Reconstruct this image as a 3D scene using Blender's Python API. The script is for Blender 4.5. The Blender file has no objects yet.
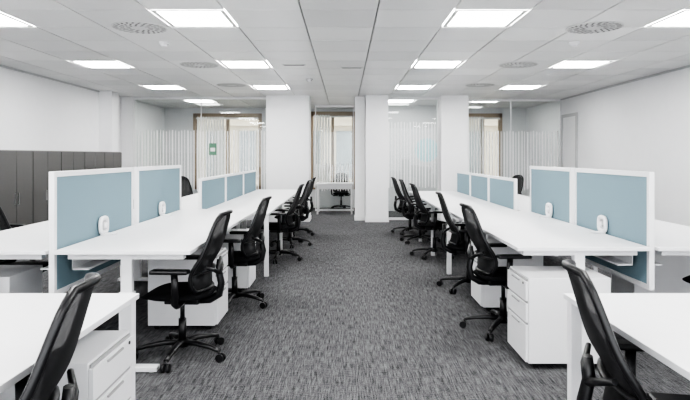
import bpy, bmesh, math, random
from mathutils import Vector, Matrix
random.seed(4)
S=bpy.context.scene
S.view_settings.view_transform='AgX'
S.view_settings.look='AgX - High Contrast'
S.view_settings.exposure=0.72

# ---------------- materials ----------------
def mat(name,col,rough=0.5,metal=0.0,noise=0.03,scale=40.0,bump=0.0,spec=0.5):
    m=bpy.data.materials.new(name); m.use_nodes=True
    nt=m.node_tree; b=nt.nodes['Principled BSDF']
    b.inputs['Roughness'].default_value=rough; b.inputs['Metallic'].default_value=metal
    b.inputs['Specular IOR Level'].default_value=spec
    tc=nt.nodes.new('ShaderNodeTexCoord'); n=nt.nodes.new('ShaderNodeTexNoise')
    n.inputs['Scale'].default_value=scale; n.inputs['Detail'].default_value=3
    nt.links.new(tc.outputs['Object'],n.inputs['Vector'])
    r=nt.nodes.new('ShaderNodeValToRGB')
    c0=[max(0,c*(1-noise)) for c in col]; c1=[min(1,c*(1+noise)) for c in col]
    r.color_ramp.elements[0].color=(*c0,1); r.color_ramp.elements[1].color=(*c1,1)
    r.color_ramp.elements[0].position=.3; r.color_ramp.elements[1].position=.7
    nt.links.new(n.outputs['Fac'],r.inputs['Fac']); nt.links.new(r.outputs['Color'],b.inputs['Base Color'])
    if bump>0:
        bp=nt.nodes.new('ShaderNodeBump'); bp.inputs['Strength'].default_value=bump; bp.inputs['Distance'].default_value=.003
        nt.links.new(n.outputs['Fac'],bp.inputs['Height']); nt.links.new(bp.outputs['Normal'],b.inputs['Normal'])
    return m
M={}
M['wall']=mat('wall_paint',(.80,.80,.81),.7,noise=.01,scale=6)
M['wallback']=mat('rear_wall_dimmed_paint',(.64,.64,.65),.7,noise=.01,scale=6)  # wall paint darkened in colour so the rear rooms look less lit
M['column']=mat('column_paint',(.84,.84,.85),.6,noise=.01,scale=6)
M['white']=mat('white_laminate',(.77,.77,.78),.38,noise=.01,scale=12)
M['whitemetal']=mat('white_powdercoat',(.80,.80,.81),.4,noise=.02,scale=200)
M['seam']=mat('shadow_gap',(.12,.12,.12),.6)
M['fabric']=mat('blue_fabric',(.205,.292,.332),.9,noise=.16,scale=260,bump=.4,spec=.1)
M['cab']=mat('cabinet_grey',(.095,.093,.09),.5,noise=.03,scale=30)
M['cabside']=mat('cabinet_grey_light',(.2,.2,.2),.5,noise=.03,scale=30)
M['black']=mat('black_plastic',(.007,.007,.008),.34,noise=.1,scale=80)
M['seatfab']=mat('black_seat_fabric',(.006,.006,.007),.9,noise=.3,scale=300,bump=.5,spec=.2)
M['steel']=mat('brushed_steel',(.6,.6,.6),.3,metal=1,noise=.05,scale=90)
M['tan']=mat('tan_window_frame',(.30,.22,.15),.5,noise=.05)
M['ext']=mat('exterior_render',(.56,.48,.38),.9,noise=.08,scale=3)
M['extwin']=mat('exterior_glass',(.2,.22,.23),.25,noise=.2,scale=2)
M['teal']=mat('teal_vinyl',(.35,.66,.70),.5)
M['ply']=mat('blind_fabric',(.85,.84,.81),.9,noise=.04,scale=100)
M['vent']=mat('vent_white',(.6,.6,.6),.5,noise=.02)
M['trim']=mat('grey_trim',(.5,.5,.51),.5,noise=.02)
M['gap']=mat('drawer_gap',(.34,.34,.34),.5,noise=.02)
M['plenum']=mat('plenum_shadow_gap',(.18,.18,.18),.8,noise=.02)
M['green']=mat('green_sign_vinyl',(.09,.22,.14),.5,noise=.02)

def emis(name,col,s):
    m=bpy.data.materials.new(name); m.use_nodes=True; nt=m.node_tree; nt.nodes.clear()
    e=nt.nodes.new('ShaderNodeEmission'); o=nt.nodes.new('ShaderNodeOutputMaterial')
    e.inputs['Color'].default_value=(*col,1); e.inputs['Strength'].default_value=s
    nt.links.new(e.outputs[0],o.inputs[0]); return m
M['light']=emis('led_diffuser',(1,.99,.975),21.0)

def glass():
    m=bpy.data.materials.new('clear_glass'); m.use_nodes=True; nt=m.node_tree; nt.nodes.clear()
    t=nt.nodes.new('ShaderNodeBsdfTransparent'); t.inputs[0].default_value=(.94,.96,.955,1)
    g=nt.nodes.new('ShaderNodeBsdfGlossy'); g.inputs['Roughness'].default_value=.02
    f=nt.nodes.new('ShaderNodeFresnel'); f.inputs[0].default_value=1.5
    mx=nt.nodes.new('ShaderNodeMixShader'); o=nt.nodes.new('ShaderNodeOutputMaterial')
    nt.links.new(f.outputs[0],mx.inputs[0]); nt.links.new(t.outputs[0],mx.inputs[1]); nt.links.new(g.outputs[0],mx.inputs[2]); nt.links.new(mx.outputs[0],o.inputs[0])
    return m
M['glass']=glass()
def translucent(name,col,a):
    m=bpy.data.materials.new(name); m.use_nodes=True; nt=m.node_tree; nt.nodes.clear()
    t=nt.nodes.new('ShaderNodeBsdfTransparent'); d=nt.nodes.new('ShaderNodeBsdfPrincipled')
    d.inputs['Base Color'].default_value=(*col,1); d.inputs['Roughness'].default_value=.7
    mx=nt.nodes.new('ShaderNodeMixShader'); mx.inputs[0].default_value=a; o=nt.nodes.new('ShaderNodeOutputMaterial')
    nt.links.new(t.outputs[0],mx.inputs[1]); nt.links.new(d.outputs[0],mx.inputs[2]); nt.links.new(mx.outputs[0],o.inputs[0])
    return m
M['film']=translucent('frosted_film',(.97,.97,.97),.9)
def net():
    m=translucent('black_mesh_net',(.007,.007,.008),.8); nt=m.node_tree
    mx=[n for n in nt.nodes if n.type=='MIX_SHADER'][0]
    tc=nt.nodes.new('ShaderNodeTexCoord'); w=nt.nodes.new('ShaderNodeTexWave')
    w.bands_direction='Z'; w.inputs['Scale'].default_value=60
    nt.links.new(tc.outputs['Object'],w.inputs['Vector'])
    mr=nt.nodes.new('ShaderNodeMapRange'); mr.inputs['To Min'].default_value=.88; mr.inputs['To Max'].default_value=.98
    nt.links.new(w.outputs['Fac'],mr.inputs['Value']); nt.links.new(mr.outputs[0],mx.inputs[0]); return m
M['net']=net()

def carpet():
    m=bpy.data.materials.new('grey_carpet_tile'); m.use_nodes=True; nt=m.node_tree; b=nt.nodes['Principled BSDF']
    b.inputs['Roughness'].default_value=.95; b.inputs['Specular IOR Level'].default_value=.1
    L=nt.links.new
    tc=nt.nodes.new('ShaderNodeTexCoord')
    def streak(sc,detail,scale=1.0):
        mp=nt.nodes.new('ShaderNodeMapping'); mp.inputs['Scale'].default_value=sc
        n=nt.nodes.new('ShaderNodeTexNoise'); n.inputs['Scale'].default_value=scale; n.inputs['Detail'].default_value=detail
        L(tc.outputs['Object'],mp.inputs[0]); L(mp.outputs[0],n.inputs['Vector']); return n
    a=streak((130,8,1),2); c=streak((200,70,1),2); d=streak((.9,.6,1),2); e=streak((14,120,1),2); f2=streak((40,3,1),2)
    def math_(op,x,y):
        n=nt.nodes.new('ShaderNodeMath'); n.operation=op
        for i,v in enumerate((x,y)):
            if isinstance(v,(int,float)): n.inputs[i].default_value=v
            else: L(v,n.inputs[i])
        return n.outputs[0]
    s=math_('ADD',math_('MULTIPLY',a.outputs['Fac'],.38),math_('MULTIPLY',c.outputs['Fac'],.27))
    s=math_('ADD',s,math_('MULTIPLY',e.outputs['Fac'],.18)); s=math_('ADD',s,math_('MULTIPLY',d.outputs['Fac'],.06))
    s=math_('ADD',s,math_('MULTIPLY',f2.outputs['Fac'],.11))
    r=nt.nodes.new('ShaderNodeValToRGB'); r.color_ramp.elements[0].position=.40; r.color_ramp.elements[1].position=.61
    r.color_ramp.elements[0].color=(.029,.029,.031,1); r.color_ramp.elements[1].color=(.195,.195,.201,1)
    L(s,r.inputs['Fac']); L(r.outputs[0],b.inputs['Base Color'])
    bp=nt.nodes.new('ShaderNodeBump'); bp.inputs['Strength'].default_value=.3; bp.inputs['Distance'].default_value=.003
    L(s,bp.inputs['Height']); L(bp.outputs[0],b.inputs['Normal'])
    return m
M['carpet']=carpet()
T=.675; GX=1.3+T/2; GY=5.4+T/2
def tilemat():
    m=bpy.data.materials.new('metal_ceiling_tile'); m.use_nodes=True; nt=m.node_tree; b=nt.nodes['Principled BSDF']
    b.inputs['Roughness'].default_value=.38; b.inputs['Specular IOR Level'].default_value=.5
    L=nt.links.new; g=nt.nodes.new('ShaderNodeNewGeometry')
    mp=nt.nodes.new('ShaderNodeVectorMath'); mp.operation='SUBTRACT'; mp.inputs[1].default_value=(GX,GY,0)
    dv=nt.nodes.new('ShaderNodeVectorMath'); dv.operation='SCALE'; dv.inputs['Scale'].default_value=1/T
    fl=nt.nodes.new('ShaderNodeVectorMath'); fl.operation='FLOOR'
    wn=nt.nodes.new('ShaderNodeTexWhiteNoise'); wn.noise_dimensions='2D'
    L(g.outputs['Position'],mp.inputs[0]); L(mp.outputs[0],dv.inputs[0]); L(dv.outputs[0],fl.inputs[0]); L(fl.outputs[0],wn.inputs['Vector'])
    r=nt.nodes.new('ShaderNodeValToRGB'); r.color_ramp.elements[0].color=(.60,.60,.60,1); r.color_ramp.elements[1].color=(.75,.75,.745,1)
    L(wn.outputs['Value'],r.inputs['Fac']); L(r.outputs[0],b.inputs['Base Color']); return m
M['tile']=tilemat()

# ---------------- mesh helpers ----------------
def nb(): return bmesh.new()
def box(bm,x0,x1,y0,y1,z0,z1,mi=0,bev=0.0):
    vs=[bm.verts.new((x,y,z)) for z in (z0,z1) for y in (y0,y1) for x in (x0,x1)]
    fs=[(0,2,3,1),(4,5,7,6),(0,1,5,4),(2,6,7,3),(0,4,6,2),(1,3,7,5)]
    F=[bm.faces.new([vs[i] for i in f]) for f in fs]
    for f in F: f.material_index=mi
    if bev>0:
        es=list({e for f in F for e in f.edges})
        r=bmesh.ops.bevel(bm,geom=es,offset=bev,segments=2,profile=.6,affect='EDGES')
        for f in r['faces']: f.material_index=mi
def cyl(bm,p0,p1,r0,r1=None,seg=16,mi=0):
    r1=r0 if r1 is None else r1
    p0=Vector(p0);p1=Vector(p1);d=(p1-p0);L=d.length;d.normalize()
    q=Vector((0,0,1)).rotation_difference(d).to_matrix()
    a=[];b=[]
    for i in range(seg):
        t=2*math.pi*i/seg;v=q@Vector((math.cos(t),math.sin(t),0))
        a.append(bm.verts.new(p0+v*r0)); b.append(bm.verts.new(p1+v*r1))
    for i in range(seg):
        f=bm.faces.new([a[i],a[(i+1)%seg],b[(i+1)%seg],b[i]]); f.material_index=mi; f.smooth=True
    f=bm.faces.new(a[::-1]); f.material_index=mi
    f=bm.faces.new(b); f.material_index=mi
def tube(bm,pts,rad,closed=False,seg=8,mi=0,flat=1.0,up=None):
    pts=[Vector(p) for p in pts]; n=len(pts); rings=[]
    for i,p in enumerate(pts):
        if closed: t=pts[(i+1)%n]-pts[i-1]
        else: t=pts[min(i+1,n-1)]-pts[max(i-1,0)]
        t.normalize()
        u=Vector(up) if up else Vector((1,0,0))
        s=t.cross(u)
        if s.length<1e-4: s=t.cross(Vector((0,1,0)))
        s.normalize(); w=s.cross(t).normalized()
        r=rad[i] if isinstance(rad,(list,tuple)) else rad
        rings.append([bm.verts.new(p+s*math.cos(2*math.pi*k/seg)*r+w*math.sin(2*math.pi*k/seg)*r*flat) for k in range(seg)])
    m=n if closed else n-1
    for i in range(m):
        A=rings[i];B=rings[(i+1)%n]
        for k in range(seg):
            f=bm.faces.new([A[k],A[(k+1)%seg],B[(k+1)%seg],B[k]]); f.smooth=True; f.material_index=mi
    if not closed:
        f=bm.faces.new(rings[0][::-1]); f.material_index=mi
        f=bm.faces.new(rings[-1]); f.material_index=mi
def mesh(bm,name,mats):
    bmesh.ops.recalc_face_normals(bm,faces=bm.faces)
    me=bpy.data.meshes.new(name); bm.to_mesh(me); bm.free()
    for k in mats: me.materials.append(M[k])
    return me
def obj(name,me,parent=None,loc=(0,0,0),rz=0):
    o=bpy.data.objects.new(name,me); S.collection.objects.link(o); o.location=loc; o.rotation_euler=(0,0,rz)
    if parent: o.parent=parent
    return o
def simple(name,boxes,mats,bev=0,loc=(0,0,0)):
    bm=nb()
    for b in boxes: box(bm,*b[:6],mi=(b[6] if len(b)>6 else 0),bev=bev)
    return obj(name,mesh(bm,name,mats),loc=loc)

# ---------------- room shell ----------------
H=1.40; CZ=2.69; XL=-4.88; XR=4.9; YB=15.5; YF=-1.5
simple('floor',[(-6,6,YF,YB+.2,-.1,0)],['carpet'])
lights=[(x,5.4+2.7*k) for k in range(-2,4) for x in (-3.425,-1.4,1.3,3.325)]
bm=nb()
box(bm,-6,6,YF,YB+.2,CZ+.05,CZ+.12,mi=1)
ix0=int(math.floor((-6-GX)/T)); ix1=int(math.ceil((6-GX)/T)); iy0=int(math.floor((YF-GY)/T)); iy1=int(math.ceil((YB-GY)/T))
g=.007
for i in range(ix0,ix1):
    for j in range(iy0,iy1):
        x0=GX+i*T;y0=GY+j*T;cx=x0+T/2;cy=y0+T/2
        if any(abs(cx-l[0])<.05 and abs(cy-l[1])<.05 for l in lights): continue
        box(bm,x0+g,x0+T-g,y0+g,min(y0+T-g,YB+.2),CZ,CZ+.04)
obj('ceiling',mesh(bm,'ceiling',['tile','plenum']))
bm=nb(); h=T/2-.012; w_=.04
box(bm,-h,h,-h,h,.003,.03,mi=0)
for a in ((-h,h,-h,-h+w_),(-h,h,h-w_,h),(-h,-h+w_,-h+w_,h-w_),(h-w_,h,-h+w_,h-w_)): box(bm,*a,-.001,.035,mi=1)
lm=mesh(bm,'light_panel',['light','vent'])
for x,y in lights: obj('ceiling_light_panel',lm,loc=(x,y,CZ))
# air diffusers
bm=nb()
cyl(bm,(0,0,-.006),(0,0,0),.27,seg=40,mi=0)
for rr in (.11,.17,.23):
    nn=int(rr*110)
    for k in range(nn):
        t=2*math.pi*k/nn; c=Vector((math.cos(t)*rr,math.sin(t)*rr,0)); d=Vector((math.cos(t+.5),math.sin(t+.5),0)); n_=Vector((-d.y,d.x,0))
        q=[c+d*.026+n_*.010,c-d*.026+n_*.010,c-d*.026-n_*.010,c+d*.026-n_*.010]
        f=bm.faces.new([bm.verts.new((v.x,v.y,-.008)) for v in q]); f.material_index=1
vm=mesh(bm,'vent',['vent','seam'])
for x,y in ((-2.06,5.75),(2.5,5.75),(-2.06,8.1),(2.45,8.1),(-2.06,10.4),(2.45,10.4)): obj('ceiling_air_vent',vm,loc=(x,y,CZ))
bm=nb(); cyl(bm,(0,0,-.02),(0,0,0),.06,seg=24); cyl(bm,(0,0,-.05),(0,0,-.02),.032,.05,seg=24)
sm=mesh(bm,'det',['whitemetal'])
for x,y in ((-2.05,6.5),(2.6,6.5),(-.6,9.6)): obj('smoke_detector',sm,loc=(x,y,CZ))
for x,y in ((-.72,8.1),(.1,8.35)):
    o=simple('ceiling_slot_vent',[(-.16,.16,-.04,.04,-.008,0,0),(-.14,.14,-.027,.027,-.010,-.008,1)],['vent','seam']); o.location=(x,y,CZ)

CT=CZ+.05
simple('wall_left',[(XL-.15,XL,YF,YB+.2,0,CT)],['wall'])
simple('wall_right',[(XR,XR+.15,YF,YB+.2,0,CT)],['wall'])
simple('shade_trim_1',[(XL,XL+.02,YF,11.35,CZ-.03,CZ)],['trim'])  # grey trim strip, its colour stands in for the shadow at the wall top
simple('shade_trim_2',[(XR-.02,XR,YF,13,CZ-.03,CZ)],['trim'])  # same coloured-in shadow line along the right wall top
simple('baseboard_left',[(XL,XL+.015,YF,11.35,0,.08)],['whitemetal'])
simple('baseboard_right',[(XR-.015,XR,YF,12.05,0,.08)],['whitemetal'])
def column(x0,x1,y0,y1,name='structural_column'):
    simple(name,[(x0,x1,y0,y1,0,CZ,0),(x0-.012,x1+.012,y0-.012,y1,0,.08,1)],['column','whitemetal'])
column(XL,-4.62,11.35,11.7)
column(-1.68,-.76,12.2,12.8)
column(.22,.43,12.45,12.8)
column(.44,.92,12.15,12.8)
column(2.05,2.63,12.2,12.8)
column(XL,-4.62,12.5,12.7)
# window facade
wins=[(-4.1,-2.25,.5,2.55),(-.95,.28,.5,2.6),(3.2,4.25,.5,2.55)]
def facade():
    bx=[]; cur=-5.1
    for a,b,z0,z1 in wins:
        bx.append((cur,a,YB,YB+.2,0,CT)); bx.append((a,b,YB,YB+.2,0,z0)); bx.append((a,b,YB,YB+.2,z1,CT)); cur=b
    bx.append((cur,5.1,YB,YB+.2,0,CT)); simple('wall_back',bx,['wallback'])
facade()
for i,(a,b,z0,z1) in enumerate(wins):
    w=.09; m_=(a+b)/2
    bx=[(a,a+w,YB-.03,YB+.1,z0,z1),(b-w,b,YB-.03,YB+.1,z0,z1),(a,b,YB-.03,YB+.1,z0,z0+w),(a,b,YB-.03,YB+.1,z1-w*1.3,z1),(m_-.04,m_+.04,YB-.02,YB+.09,z0,z1),
        (a,b,YB+.03,YB+.036,z0,z1,1)]
    k=a+w+.02
    while k<a+w+(b-a)*.38:
        bx.append((k,k+.05,YB-.06,YB-.055,z0+.05,z1-w,2)); k+=.075
    bx.append((a+w,b-w,YB-.075,YB-.04,z1-w*1.3-.04,z1-w*1.3,2))
    simple('window_%d'%(i+1),bx,['tan','glass','ply'])
# exterior building
bx=[(-14,14,23,23.4,-4,9,0)]
for i in range(-9,10):
    for z in (-2.2,.5,3.2): bx.append((i*1.3-.35,i*1.3+.35,22.93,23.01,z,z+1.9,1))
for z in (-.1,2.6): bx.append((-14,14,22.7,23.0,z,z+.12,0))
simple('exterior_building',bx,['ext','extwin'])
simple('exterior_ground',[(-14,14,YB+.3,23,-4.2,-4)],['ext'])

# glazed partitions with film stripes
def glazed(x0,x1,y,stripes=True,zs=(.62,1.97),mull=1.2):
    bx=[(x0,x1,y,y+.012,.05,CZ-.05,1),(x0,x1,y-.02,y+.032,0,.05,0),(x0,x1,y-.02,y+.032,CZ-.05,CZ,0)]
    n=max(1,round((x1-x0)/mull))
    for k in range(n+1):
        x=x0+(x1-x0)*k/n; x=min(max(x,x0+.01),x1-.01); bx.append((x-.008,x+.008,y-.006,y+.018,.05,CZ-.05,0))
    if stripes:
        x=x0+.03; k=0
        while x<x1-.06:
            w=(.022,.016,.03,.018,.024)[k%5]; za=zs[0]+(0,.03,.01)[k%3]; zb=zs[1]-(.0,.01,.03,.01)[k%4]
            bx.append((x,x+w,y-.004,y-.001,za,zb,2)); x+=w+(.045,.05,.04)[k%3]; k+=1
    return simple('glass_partition',bx,['whitemetal','glass','film'])
glazed(-4.62,-1.68,12.55)
glazed(.92,2.05,12.55,zs=(.7,2.15))
glazed(2.63,XR,13.0)
glazed(-.76,.22,14.6,stripes=True,zs=(.5,1.2))
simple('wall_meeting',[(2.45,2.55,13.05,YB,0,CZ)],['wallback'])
bm=nb(); cyl(bm,(2.08,14.58,1.55),(2.08,14.595,1.55),.3,seg=40)
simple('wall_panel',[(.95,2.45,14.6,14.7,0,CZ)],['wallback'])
obj('wall_disc_sign',mesh(bm,'disc',['teal']))
simple('exit_sign',[(-2.97,-2.81,12.52,12.535,1.42,1.68,0),(-2.94,-2.84,12.517,12.521,1.5,1.58,1)],['green','white'])
# door in right wall
simple('door_1',[(XR-.03,XR-.001,12.05,12.12,0,2.32,0),(XR-.03,XR-.001,12.83,12.9,0,2.32,0),(XR-.03,XR-.001,12.12,12.83,2.25,2.32,0),(XR-.018,XR-.002,12.12,12.83,.01,2.25,1),(XR-.07,XR-.018,12.17,12.2,1.0,1.12,2)],['trim','wall','steel'])

# ---------------- storage cabinets ----------------
def cabinet(y0,w,name='storage_cabinet',top=1.48):
    x0=XL+.03; x1=-4.4; n=2; bx=[(x0,x1-.02,y0,y0+w-.006,.05,top,1),(x0+.03,x1-.05,y0+.02,y0+w-.03,0,.05,2)]
    hw=(w-.006)/2
    for k in range(2):
        a=y0+k*hw+.004; bx.append((x1-.02,x1,a,a+hw-.010,.06,top-.012,0))
        hy=y0+hw-.05 if k==0 else y0+hw+.03
        bx.append((x1,x1+.012,hy,hy+.012,.75,.9,3))
    simple(name,bx,['cab','cabside','seam','steel'])
y=6.48
for k in range(6): cabinet(y,.8); y+=.805

# ---------------- desks ----------------
def desk_bench(xa,xp,xo,y0,y1,n,h,style):
    """xa aisle edge, xp divider line, xo outer edge"""
    E=bpy.data.objects.new('bench_desk',None); S.collection.objects.link(E)
    s=-1 if xa<0 else 1
    t=.025; L=(y1-y0)/n
    bm=nb()
    for (a,b) in ((xa,xp-s*.025),(xp+s*.025,xo)):
        lo,hi=min(a,b),max(a,b)
        for k in range(n):
            box(bm,lo,hi,y0+k*L+.002,y0+(k+1)*L-.002,h-t,h,bev=.003)
    obj('worktops',mesh(bm,'worktops',['white']),E)
    bm=nb()
    for (a,b) in ((xa,xp-s*.025),(xp+s*.025,xo)):
        lo,hi=min(a,b),max(a,b); cx=(lo+hi)/2
        box(bm,lo+.12,lo+.16,y0+.1,y1-.1,h-t-.04,h-t); box(bm,hi-.16,hi-.12,y0+.1,y1-.1,h-t-.04,h-t)
        ys=[y0+.1]+[y0+k*L+(0) for k in range(1,n)]+[y1-.1 if style=='lift' else y1]
        for yy in ys:
            if style=='lift':
                box(bm,cx-.045,cx+.045,yy-.03,yy+.03,.04,.52,bev=.004)
                box(bm,cx-.035,cx+.035,yy-.022,yy+.022,.5,h-t-.03)
                box(bm,cx-.2,cx+.2,yy-.035,yy+.035,.008,.04,bev=.006)
                box(bm,lo+.06,hi-.06,yy-.03,yy+.03,h-t-.04,h-t)
                cyl(bm,(cx-.16,yy,0),(cx-.16,yy,.01),.02); cyl(bm,(cx+.16,yy,0),(cx+.16,yy,.01),.02)
            else:
                for xx in (lo+.035,hi-.035): box(bm,xx-.025,xx+.025,yy-.025-.05,yy-.025,0,h-t,bev=.003)
                box(bm,lo+.03,hi-.03,yy-.07,yy-.03,h-t-.05,h-t)
    obj('legs_frame',mesh(bm,'legs',['whitemetal']),E)
    bm=nb()
    for k in range(n):
        box(bm,xp-.16,xp-.05,y0+k*L+.2,y0+(k+1)*L-.2,h-.16,h-.15); box(bm,xp+.05,xp+.16,y0+k*L+.2,y0+(k+1)*L-.2,h-.16,h-.15)
    for k in range(n):
        for sx in (-1,1):
            a=xp+sx*.05; box(bm,min(a,a+sx*.006),max(a,a+sx*.006),y0+k*L+.2,y0+(k+1)*L-.2,h-.16,h-.026)
    obj('cable_trays',mesh(bm,'tray',['whitemetal']),E)
    return E
def divider(xp,y0,y1,z0,z1):
    E=bpy.data.objects.new('desk_divider_panel',None); S.collection.objects.link(E)
    bm=nb(); w=.035; d=.018
    box(bm,xp-d,xp+d,y0,y0+w,z0,z1,bev=.003); box(bm,xp-d,xp+d,y1-w,y1,z0,z1,bev=.003)
    box(bm,xp-d,xp+d,y0+w,y1-w,z1-w,z1,bev=.002); box(bm,xp-d,xp+d,y0+w,y1-w,z0,z0+w,bev=.002)
    obj('frame',mesh(bm,'frame',['whitemetal']),E)
    bm=nb(); box(bm,xp-.012,xp+.012,y0+w-.004,y1-w+.004,z0+w-.004,z1-w+.004)
    obj('fabric_infill',mesh(bm,'fab',['fabric']),E)
def clamp(x,y,z):
    """rounded white bracket that clips the divider to the worktop: ring plate + foot"""
    s=1 if x<0 else -1
    bm=nb(); pts=[]
    for k in range(24):
        t=2*math.pi*k/24; c=math.cos(t); si=math.sin(t)
        pts.append((.0,(abs(c)**.6)*math.copysign(.06,c),.075+(abs(si)**.6)*math.copysign(.055,si)))
    tube(bm,pts,.016,closed=True,seg=8)
    box(bm,-.012,.0,-.05,.05,.03,.125,mi=1)
    box(bm,-.01,.09,-.04,.04,.001,.014,bev=.003)
    cyl(bm,(.001,0,.075),(.022,0,.075),.02,mi=0)
    me=mesh(bm,'clamp',['whitemetal','trim'])
    obj('divider_bracket',me,loc=(x+s*.035,y,z),rz=0 if s>0 else math.pi)

desk_bench(-.98,-1.87,-2.76,3.62,6.5,2,.80,'lift')
divider(-1.87,3.65,5.02,.50,1.30); divider(-1.87,5.12,6.48,.50,1.30)
clamp(-1.87,4.36,.80); clamp(-1.87,5.75,.80)
desk_bench(-.88,-1.75,-2.62,6.62,11.3,3,.74,'frame')
for a,b in ((6.9,8.32),(8.36,9.78),(9.82,11.2)): divider(-1.75,a,b,.5,1.13)
desk_bench(1.17,2.1,3.03,3.88,6.48,2,.78,'lift')
divider(2.1,3.92,5.2,.48,1.29); divider(2.1,5.28,6.46,.48,1.29)
clamp(2.1,4.6,.78); clamp(2.1,5.8,.78)
desk_bench(1.2,2.1,3.0,6.75,10.8,3,.74,'frame')
for a,b in ((7.04,8.3),(8.34,9.52),(9.56,10.7)): divider(2.1,a,b,.5,1.12)
desk_bench(-.99,-1.87,-2.76,-.4,2.76,2,.74,'frame')
desk_bench(1.05,1.93,2.81,-.4,2.76,2,.74,'frame')
E=simple('side_table',[(-.7,.2,13.75,14.4,.715,.74),(-.68,-.64,13.77,13.81,0,.715),(.14,.18,13.77,13.81,0,.715),(-.68,-.64,14.34,14.38,0,.715),(.14,.18,14.34,14.38,0,.715),(-.64,.14,13.78,13.8,.6,.715)],['white'])

# ---------------- pedestals ----------------
def pedestal_mesh():
    bm=nb(); D=.56; W=.42; Z1=.60
    box(bm,-D/2,D/2-.022,-W/2,W/2,.04,Z1,bev=.003)
    zs=[(.05,.305),(.31,.445),(.45,.59)]
    for a,b in zs:
        box(bm,D/2-.02,D/2-.002,-W/2+.002,W/2-.002,a,b-.014,bev=.002)
        box(bm,D/2-.02,D/2-.012,-W/2+.01,W/2-.01,b-.014,b,mi=1)
        box(bm,D/2-.004,D/2+.006,-.08,.08,b-.032,b-.024,mi=1)
    for x in (-.22,.2):
        for y in (-.16,.16): cyl(bm,(x,y-.012,.022),(x,y+.012,.022),.022,mi=2); box(bm,x-.012,x+.012,y-.016,y+.016,.03,.042,mi=2)
    cyl(bm,(D/2-.003,.16,.56),(D/2+.002,.16,.56),.008,mi=2,seg=10)
    return mesh(bm,'pedestal',['white','gap','black'])
PM=pedestal_mesh()
def ped(x,y,rz): obj('drawer_pedestal',PM,loc=(x,y,0),rz=rz)
ped(-1.3,4.8,0); ped(-1.26,6.1,0)
ped(-1.25,2.42,0)
ped(1.46,3.96,math.pi); ped(1.5,5.35,math.pi)
ped(-2.5,4.0,math.pi); ped(2.75,5.1,0)

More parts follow.
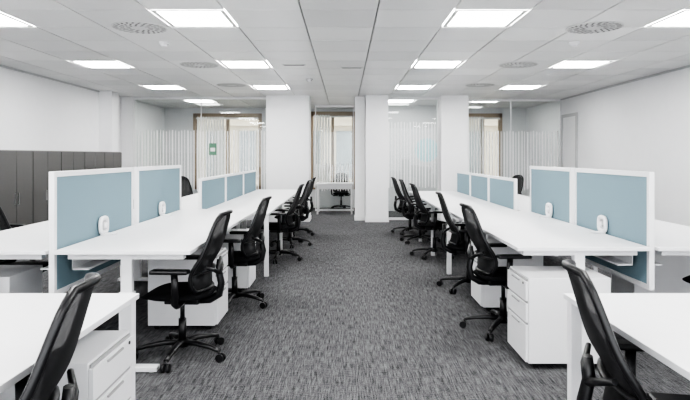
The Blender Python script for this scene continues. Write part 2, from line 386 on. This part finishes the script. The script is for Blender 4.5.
# ---------------- chairs ----------------
def chair_parts():
    P={}
    bm=nb() # base
    cyl(bm,(0,0,.07),(0,0,.12),.045,.04,seg=20)
    for k in range(5):
        a=2*math.pi*k/5+.3; d=Vector((math.cos(a),math.sin(a),0))
        pts=[d*.02+Vector((0,0,.1)),d*.12+Vector((0,0,.105)),d*.24+Vector((0,0,.09)),d*.315+Vector((0,0,.072))]
        tube(bm,pts,[.03,.026,.022,.018],seg=8,up=(0,0,1),flat=.75)
        c=d*.315; n=Vector((-d.y,d.x,0))
        cyl(bm,c+Vector((0,0,.03)),c+Vector((0,0,.075)),.01)
        c2=c+d*.012
        for s in (-1,1): cyl(bm,c2+n*s*.008+Vector((0,0,.028)),c2+n*s*.028+Vector((0,0,.028)),.028,seg=18)
    cyl(bm,(0,0,.1),(0,0,.27),.028); cyl(bm,(0,0,.25),(0,0,.41),.016)
    P['base']=mesh(bm,'base',['black'])
    bm=nb() # mechanism
    box(bm,-.14,.11,-.075,.075,.385,.43,bev=.012)
    tube(bm,[(.02,-.06,.4),(.03,-.2,.4),(.03,-.23,.395)],.007,seg=6,up=(0,0,1))
    tube(bm,[(-.1,0,.405),(-.2,0,.41),(-.27,0,.45),(-.285,0,.53),(-.265,0,.62),(-.27,0,.70)],[.03,.03,.028,.026,.024,.018],seg=10,up=(0,1,0),flat=1.3)
    for s in (-1,1): tube(bm,[(-.272,0,.6),(-.262,s*.1,.64),(-.225,s*.2,.68)],[.018,.015,.012],seg=8,up=(0,0,1))
    P['mechanism']=mesh(bm,'mech',['black'])
    bm=nb() # seat cushion
    NX,NY=14,12; grid={}
    def seatp(u,v,top):
        a=max(abs(u),abs(v)); 
        if a<1e-6: ex=ey=0
        else:
            l=(abs(u/a)**3.2+abs(v/a)**3.2)**(1/3.2); ex=u/l; ey=v/l
        x=.01+ex*.245; y=ey*(.25-.015*(ex<0)*abs(ex)); edge=a**5
        if top: z=.495-.028*edge+.012*(abs(v)**2)*(1-edge)-.012*(max(0,ex)**3)-.006*(1-a)
        else: z=.43+.03*edge
        if a>.999: z=.463-.012*(max(0,ex)**3)
        return (x,y,z)
    for top in (1,0):
        for i in range(NX+1):
            for j in range(NY+1):
                u=-1+2*i/NX; v=-1+2*j/NY; key=(i,j,top)
                if not top and (i in(0,NX) or j in (0,NY)): grid[key]=grid[(i,j,1)]
                else: grid[key]=bm.verts.new(seatp(u,v,top))
        for i in range(NX):
            for j in range(NY):
                q=[grid[(i,j,top)],grid[(i+1,j,top)],grid[(i+1,j+1,top)],grid[(i,j+1,top)]]
                f=bm.faces.new(q if top else q[::-1]); f.smooth=True
    P['seat']=mesh(bm,'seat',['seatfab'])
    # back
    def hw(v):
        w=.225+.02*math.sin(v*math.pi*.9)-.075*v**2
        if v<.12: w-= .05*(1-v/.12)**2
        if v>.9: w-= .055*((v-.9)/.1)**2
        return w
    def bp(u,v):
        z=.50+.53*v
        x=-.225+.05*math.exp(-((v-.22)/.2)**2)-.125*v**1.4
        return Vector((x+.06*u*u*(1-.3*v),u*hw(v),z+.012*(1-u*u)*(v>.5)*(v-.5)*2))
    bm=nb(); NU,NV=12,20; gr=[[bm.verts.new(bp(-1+2*i/NU,j/NV)) for i in range(NU+1)] for j in range(NV+1)]
    for j in range(NV):
        for i in range(NU):
            f=bm.faces.new([gr[j][i],gr[j][i+1],gr[j+1][i+1],gr[j+1][i]]); f.smooth=True
    P['backrest_mesh']=mesh(bm,'net',['net'])
    bm=nb(); pts=[bp(-1+2*i/12,0) for i in range(12)]+[bp(1,j/20) for j in range(20)]+[bp(1-2*i/12,1) for i in range(12)]+[bp(-1,1-j/20) for j in range(20)]
    tube(bm,pts,.015,closed=True,seg=8,up=(1,0,0))
    a=[bp(-1+2*i/12,.24)-Vector((.012,0,0)) for i in range(13)]
    tube(bm,a,[.01]+[.022]*11+[.01],seg=8,up=(0,0,1),flat=.35)
    P['backrest_frame']=mesh(bm,'bframe',['black'])
    bm=nb() # arms
    for s in (-1,1):
        tube(bm,[(-.03,s*.1,.41),(-.035,s*.22,.41),(-.04,s*.275,.44),(-.045,s*.285,.55),(-.04,s*.285,.645)],[.018,.018,.02,.02,.018],seg=8,up=(1,0,0),flat=1.3)
        box(bm,-.14,.12,s*.285-.042,s*.285+.042,.648,.675,bev=.011)
    P['armrests']=mesh(bm,'arms',['black'])
    return P
CP=chair_parts()
def chair(x,y,deg,sc=.97):
    E=bpy.data.objects.new('office_chair',None); S.collection.objects.link(E)
    E.location=(x,y,0); E.rotation_euler=(0,0,math.radians(deg)); E.scale=(sc,)*3
    for k,me in CP.items(): obj(k,me,E)
# left of aisle (face -X)
chair(-1.14,4.02,177); chair(-1.04,5.4,176); chair(-.9,7.75,180); chair(-.86,9.0,190); chair(-.86,10.2,176)
chair(-1.12,1.74,192,.97)
# right of aisle (face +X)
chair(1.27,4.6,3); chair(1.31,6.05,-6); chair(1.25,8.0,2); chair(1.22,9.3,-10); chair(1.18,10.4,4)
chair(1.14,2.04,-11,.96)
# outer sides
chair(-2.75,4.85,0); chair(-3.65,6.0,-12); chair(2.85,4.3,180); chair(3.6,5.7,185); chair(-3.0,8.5,5); chair(3.15,8.8,175)
chair(-3.0,10.6,-60); chair(3.2,11.4,200)
chair(-.1,15.0,270,.9)

# ---------------- light ----------------
W=bpy.data.worlds.new('world'); S.world=W; W.use_nodes=True
nt=W.node_tree; bg=nt.nodes['Background']; bg.inputs[0].default_value=(.95,.97,1,1); bg.inputs[1].default_value=2.5

# ---------------- camera ----------------
cd=bpy.data.cameras.new('camera'); cam=bpy.data.objects.new('camera',cd); S.collection.objects.link(cam)
cam.location=(0,0,H); cam.rotation_euler=(math.pi/2,0,0)
cd.sensor_width=36; cd.lens=573/690*36; cd.shift_y=-44/690; cd.clip_start=.05
S.camera=cam
